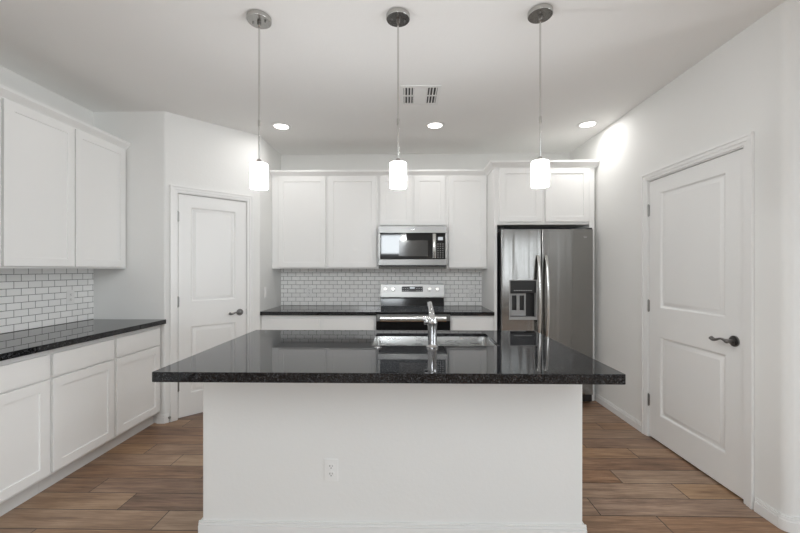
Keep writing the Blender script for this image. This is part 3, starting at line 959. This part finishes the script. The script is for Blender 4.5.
for i in range(3):
    for j in range(7):
        kp.box(0.270 + i * 0.027, -0.0220, 0.086 + j * 0.024, 0.282 + i * 0.027, -0.0214, 0.092 + j * 0.024)
kp.build('keypad', M['gray_plastic'], cp)
MB().lathe([(0.0125, 0), (0.0150, 0), (0.0150, 0.0012), (0.0125, 0.0012)], 32, mat=Matrix.Translation((0, -0.0240, mh - 0.040)) @ Matrix.Rotation(R(90), 4, 'X') @ Matrix.Diagonal((1.5, 0.55, 1, 1))).box(-0.012, -0.0252, mh - 0.042, 0.012, -0.0240, mh - 0.038).build('emblem', M['steel_bright'], fro)
ug = MB().box(-hm + 0.01, -0.018, -0.014, hm - 0.01, 0.36, -0.0005, 0.002)
ug.build('underside_vent', M['black_plastic'], mw)

# ---------------------------------------------------------------- refrigerator
FX0, FX1, FY = 0.956, 1.874, 3.750
fg = thing('refrigerator', 'stainless steel side-by-side refrigerator with ice and water dispenser', 'refrigerator', ((FX0 + FX1) / 2, FY, 0))
hf = (FX1 - FX0) / 2
FT = 1.757
MB().box(-hf + 0.006, 0.078, 0.025, hf - 0.006, 0.70, FT - 0.012, 0.004).build('cabinet', M['dark_gray'], fg)
sx = 1.362 - (FX0 + FX1) / 2              # split between the doors
def rdoor(x0, x1):
    """door slab with softly rounded front edges"""
    r = 0.007
    return MB().prism([(x0, 0.072)] + arc(x0 + r, r, r, 180, 270, 6) + arc(x1 - r, r, r, 270, 360, 6) + [(x1, 0.072)], 0.095, FT)
# freezer door with the dispenser opening cut through the front
dx0, dx1, dz0, dz1 = 1.038 - (FX0 + FX1) / 2, 1.312 - (FX0 + FX1) / 2, 0.850, 1.243
fz = MB()
r = 0.007
ex0, ex1 = -hf, sx - 0.003
fz.prism([(ex0, 0.072)] + arc(ex0 + r, r, r, 180, 270, 6) + [(dx0, 0.0), (dx0, 0.072)], 0.095, FT)
fz.prism([(dx1, 0.072), (dx1, 0.0)] + arc(ex1 - r, r, r, 270, 360, 6) + [(ex1, 0.072)], 0.095, FT)
fz.box(dx0, 0.0, 0.095, dx1, 0.072, dz0).box(dx0, 0.0, dz1, dx1, 0.072, FT)
bmesh.ops.remove_doubles(fz.bm, verts=fz.bm.verts, dist=1e-5)
fzo = fz.build('freezer_door', M['fridge_steel'], fg)
rf = rdoor(sx + 0.003, hf).build('refrigerator_door', M['fridge_steel'], fg)
def fhandle(parent, x):
    pts, n = [], 24
    for k in range(n + 1):
        t_ = k / n
        pts.append((x, -0.008 - 0.062 * math.sin(math.pi * t_) ** 0.55, 0.60 + 0.888 * t_))
    return MB().tube(pts, 0.0165, 20, 0.75).build('handle', M['steel_bright'], parent)
fhandle(fzo, 1.322 - (FX0 + FX1) / 2)
fhandle(rf, 1.402 - (FX0 + FX1) / 2)
# dispenser
MB().box(dx0 + 0.001, 0.062, dz0 + 0.001, dx1 - 0.001, 0.070, dz1 - 0.001).build('dispenser_back', M['black_plastic'], fzo)
fm = MB()
fw_ = 0.007
fm.box(dx0 - 0.004, -0.004, dz0 - 0.004, dx0 + fw_, 0.055, dz1 + 0.004, 0.001).box(dx1 - fw_, -0.004, dz0 - 0.004, dx1 + 0.004, 0.055, dz1 + 0.004, 0.001)
fm.box(dx0 + fw_, -0.004, dz0 - 0.004, dx1 - fw_, 0.055, dz0 + fw_, 0.001).box(dx0 + fw_, -0.004, dz1 - 0.003, dx1 - fw_, 0.055, dz1 + 0.004, 0.001)
fm.build('dispenser_frame', M['gray_plastic'], fzo)
dp = MB().box(dx0 + 0.0075, -0.002, dz1 - 0.125, dx1 - 0.0075, 0.055, dz1 - 0.0035, 0.002).build('dispenser_panel', M['black_plastic'], fzo)
im = MB()
for k in range(8):
    im.box(dx0 + 0.045 + k * 0.0235, -0.0028, dz1 - 0.106, dx0 + 0.059 + k * 0.0235, -0.0019, dz1 - 0.099)
im.build('dispenser_icons', M['icon'], fzo)
for k in range(2):
    a = dx0 + 0.022 + k * 0.078
    pd = MB()
    pd.box(a, 0.038, dz0 + 0.070, a + 0.014, 0.060, dz1 - 0.135, 0.002).box(a + 0.062, 0.038, dz0 + 0.070, a + 0.076, 0.060, dz1 - 0.135, 0.002)
    pd.box(a + 0.0142, 0.038, dz1 - 0.155, a + 0.0618, 0.060, dz1 - 0.135, 0.002).box(a + 0.0142, 0.038, dz0 + 0.030, a + 0.0618, 0.060, dz0 + 0.085, 0.002)
    pd.box(a, 0.038, dz0 + 0.030, a + 0.014, 0.060, dz0 + 0.0698, 0.002).box(a + 0.062, 0.038, dz0 + 0.030, a + 0.076, 0.060, dz0 + 0.0698, 0.002)
    pd.build('dispenser_paddle', M['gray_plastic'], fzo)
MB().box(dx0 + 0.008, -0.006, dz0 + 0.0075, dx1 - 0.008, 0.060, dz0 + 0.022, 0.003).build('drip_tray', M['gray_plastic'], fzo)
MB().lathe([(0.012, 0), (0.015, 0), (0.015, 0.0012), (0.012, 0.0012)], 32, mat=Matrix.Translation((1.795 - (FX0 + FX1) / 2, 0.0002, 1.680)) @ Matrix.Rotation(R(90), 4, 'X') @ Matrix.Diagonal((1.2, 0.6, 1, 1)) @ Matrix.Rotation(R(20), 4, 'Z')).box(1.783 - (FX0 + FX1) / 2, -0.0012, 1.676, 1.807 - (FX0 + FX1) / 2, 0.0002, 1.680).build('emblem', M['steel_bright'], rf)
MB().box(-hf + 0.004, 0.014, 0.022, hf - 0.004, 0.0775, 0.090, 0.003).build('base_grille', M['black_plastic'], fg)
for s in (-1, 1):
    MB().cyl((s * (hf - 0.04), 0.10, 0.013), 0.018, 0.024, 'z', 24).build('foot', M['black_plastic'], fg)
    MB().box(s * hf - 0.035 if s > 0 else -hf + 0.003, 0.010, FT + 0.0005, s * hf - 0.003 if s > 0 else -hf + 0.035, 0.11, FT + 0.016, 0.003).build('hinge_cover', M['dark_gray'], fg)

# ---------------------------------------------------------------- pendants, can lights, vent
def pendant():
    t = thing('pendant_light', '', 'pendant light', (0, 0, H_CEIL), 0, 'pendant lights over the island')
    cn = MB().lathe([(0, -0.0005), (0.060, -0.0005), (0.0650, -0.004), (0.0650, -0.022), (0.0625, -0.026), (0, -0.026)]).build('canopy', M['nickel'], t)
    for s in (-1, 1):
        MB().lathe([(0, -0.034), (0.003, -0.0335), (0.0045, -0.031), (0.0045, -0.0262), (0, -0.0262)], 16, mat=Matrix.Translation((s * 0.036, -s * 0.006, 0))).build('screw', M['dark_nickel'], cn)
    MB().lathe([(0, -0.026), (0.011, -0.026), (0.011, -0.038), (0.007, -0.044), (0, -0.044)], 24).build('collar', M['dark_nickel'], t)
    MB().cyl((0, 0, -0.4155), 0.0052, 0.745, 'z', 16).build('rod', M['steel_bright'], t)
    MB().lathe([(0, -0.568), (0.0070, -0.568), (0.0070, -0.600), (0, -0.600)], 20).build('coupler', M['nickel'], t)
    MB().lathe([(0, -0.784), (0.009, -0.784), (0.014, -0.792), (0.014, -0.8075), (0, -0.8075)], 32).build('shade_cap', M['nickel'], t)
    MB().lathe([(0, -0.808), (0.040, -0.808), (0.0460, -0.812), (0.0470, -0.818), (0.0470, -0.940), (0.0450, -0.945), (0.042, -0.942), (0.042, -0.822), (0.039, -0.815), (0, -0.815)]).build('shade', M['shade'], t)
    return t
PL = [((-0.812, 2.026), 'brushed nickel pendant with lit white cylinder shade, leftmost, before the pantry door', 0),
      ((-0.046, 2.022), 'brushed nickel pendant with lit white cylinder shade, middle one, before the back wall cabinets', 25),
      ((0.720, 2.006), 'brushed nickel pendant with lit white cylinder shade, rightmost, before the refrigerator cabinet', 80)]
p0 = pendant()
for i, ((x, y), lab, rz) in enumerate(PL):
    o = p0 if i == 0 else copy_tree(p0)
    o.location = (x, y, H_CEIL - 0.0005)
    o.rotation_euler = (0, 0, R(rz))
    o['label'] = lab
    if PENDANT_POWER:
        pd_ = bpy.data.lights.new('pendant_bulb', 'POINT')
        pd_.energy = PENDANT_POWER
        pd_.shadow_soft_size = 0.038
        pd_.color = (0.975, 0.988, 1.0)
        po = bpy.data.objects.new('pendant_bulb', pd_)
        COL.objects.link(po)
        po.location = (x, y, H_CEIL - 0.885)

def can_light():
    t = thing('recessed_light', '', 'ceiling light', (0, 0, H_CEIL), 0, 'recessed ceiling lights')
    MB().lathe([(0.068, -0.0005), (0.096, -0.0005), (0.096, -0.003), (0.088, -0.0065), (0.072, -0.0075), (0.068, -0.004)]).build('trim_ring', M['vent_white'], t)
    MB().lathe([(0, -0.0005), (0.0675, -0.0005), (0.0675, -0.004), (0.04, -0.0055), (0, -0.006)]).build('lens', M['lens'], t)
    return t
CL = [((-1.215, 3.575), 'round lit recessed ceiling light near the pantry corner, leftmost of the row'),
      ((0.275, 3.575), 'round lit recessed ceiling light before the microwave, middle of the row'),
      ((1.735, 3.575), 'round lit recessed ceiling light by the right wall, rightmost of the row')]
c0 = can_light()
for i, ((x, y), lab) in enumerate(CL):
    o = c0 if i == 0 else copy_tree(c0)
    o.location = (x, y, H_CEIL - 0.0005)
    o['label'] = lab
    if CAN_POWER:
        l = area('recessed_lamp', (x, y, H_CEIL - 0.010), (0, 0, 0), 0.13, 0.13, CAN_POWER, (1.0, 0.985, 0.96), 'DISK')

vt = thing('ceiling_vent', 'white rectangular air vent with dark-backed side louvres in the ceiling', 'vent', (0.108, 2.955, H_CEIL - 0.0005))
vx, vy = 0.155, 0.165
MB().box(-vx + 0.02, -vy + 0.02, -0.0015, vx - 0.02, vy - 0.02, -0.0002).build('dark_backing', M['dark_backing'], vt)  # flat plate painted dark as the shaded gaps behind the louvres
vf = MB()
vf.box(-vx, -vy, -0.009, -vx + 0.024, vy, -0.0002, 0.002).box(vx - 0.024, -vy, -0.009, vx, vy, -0.0002, 0.002)
vf.box(-vx + 0.024, -vy, -0.009, vx - 0.024, -vy + 0.030, -0.0002, 0.002).box(-vx + 0.024, vy - 0.030, -0.009, vx - 0.024, vy, -0.0002, 0.002)
vf.box(-0.058, -vy + 0.03, -0.009, -0.050, vy - 0.03, -0.0016, 0.001).box(0.050, -vy + 0.03, -0.009, 0.058, vy - 0.03, -0.0016, 0.001)
vf.box(-vx + 0.024, -0.006, -0.009, -0.058, 0.006, -0.0016, 0.001).box(0.058, -0.006, -0.009, vx - 0.024, 0.006, -0.0016, 0.001)
vf.build('frame', M['vent_white'], vt)
for s in (-1, 1):
    for k in range(3):
        x = s * (0.074 + k * 0.024)
        MB().box(-0.0065, -vy + 0.031, -0.0009, 0.0065, vy - 0.031, 0.0009, mat=Matrix.Translation((x, 0, -0.0062)) @ Matrix.Rotation(R(-s * 38), 4, 'Y')).build('louver', M['vent_white'], vt)
for k in range(10):
    y = -vy + 0.045 + k * 0.0265
    MB().box(-0.049, -0.0145, -0.0009, 0.049, 0.0145, 0.0009, mat=Matrix.Translation((0, y, -0.0060)) @ Matrix.Rotation(R(-16), 4, 'X')).build('louver', M['vent_white'], vt)
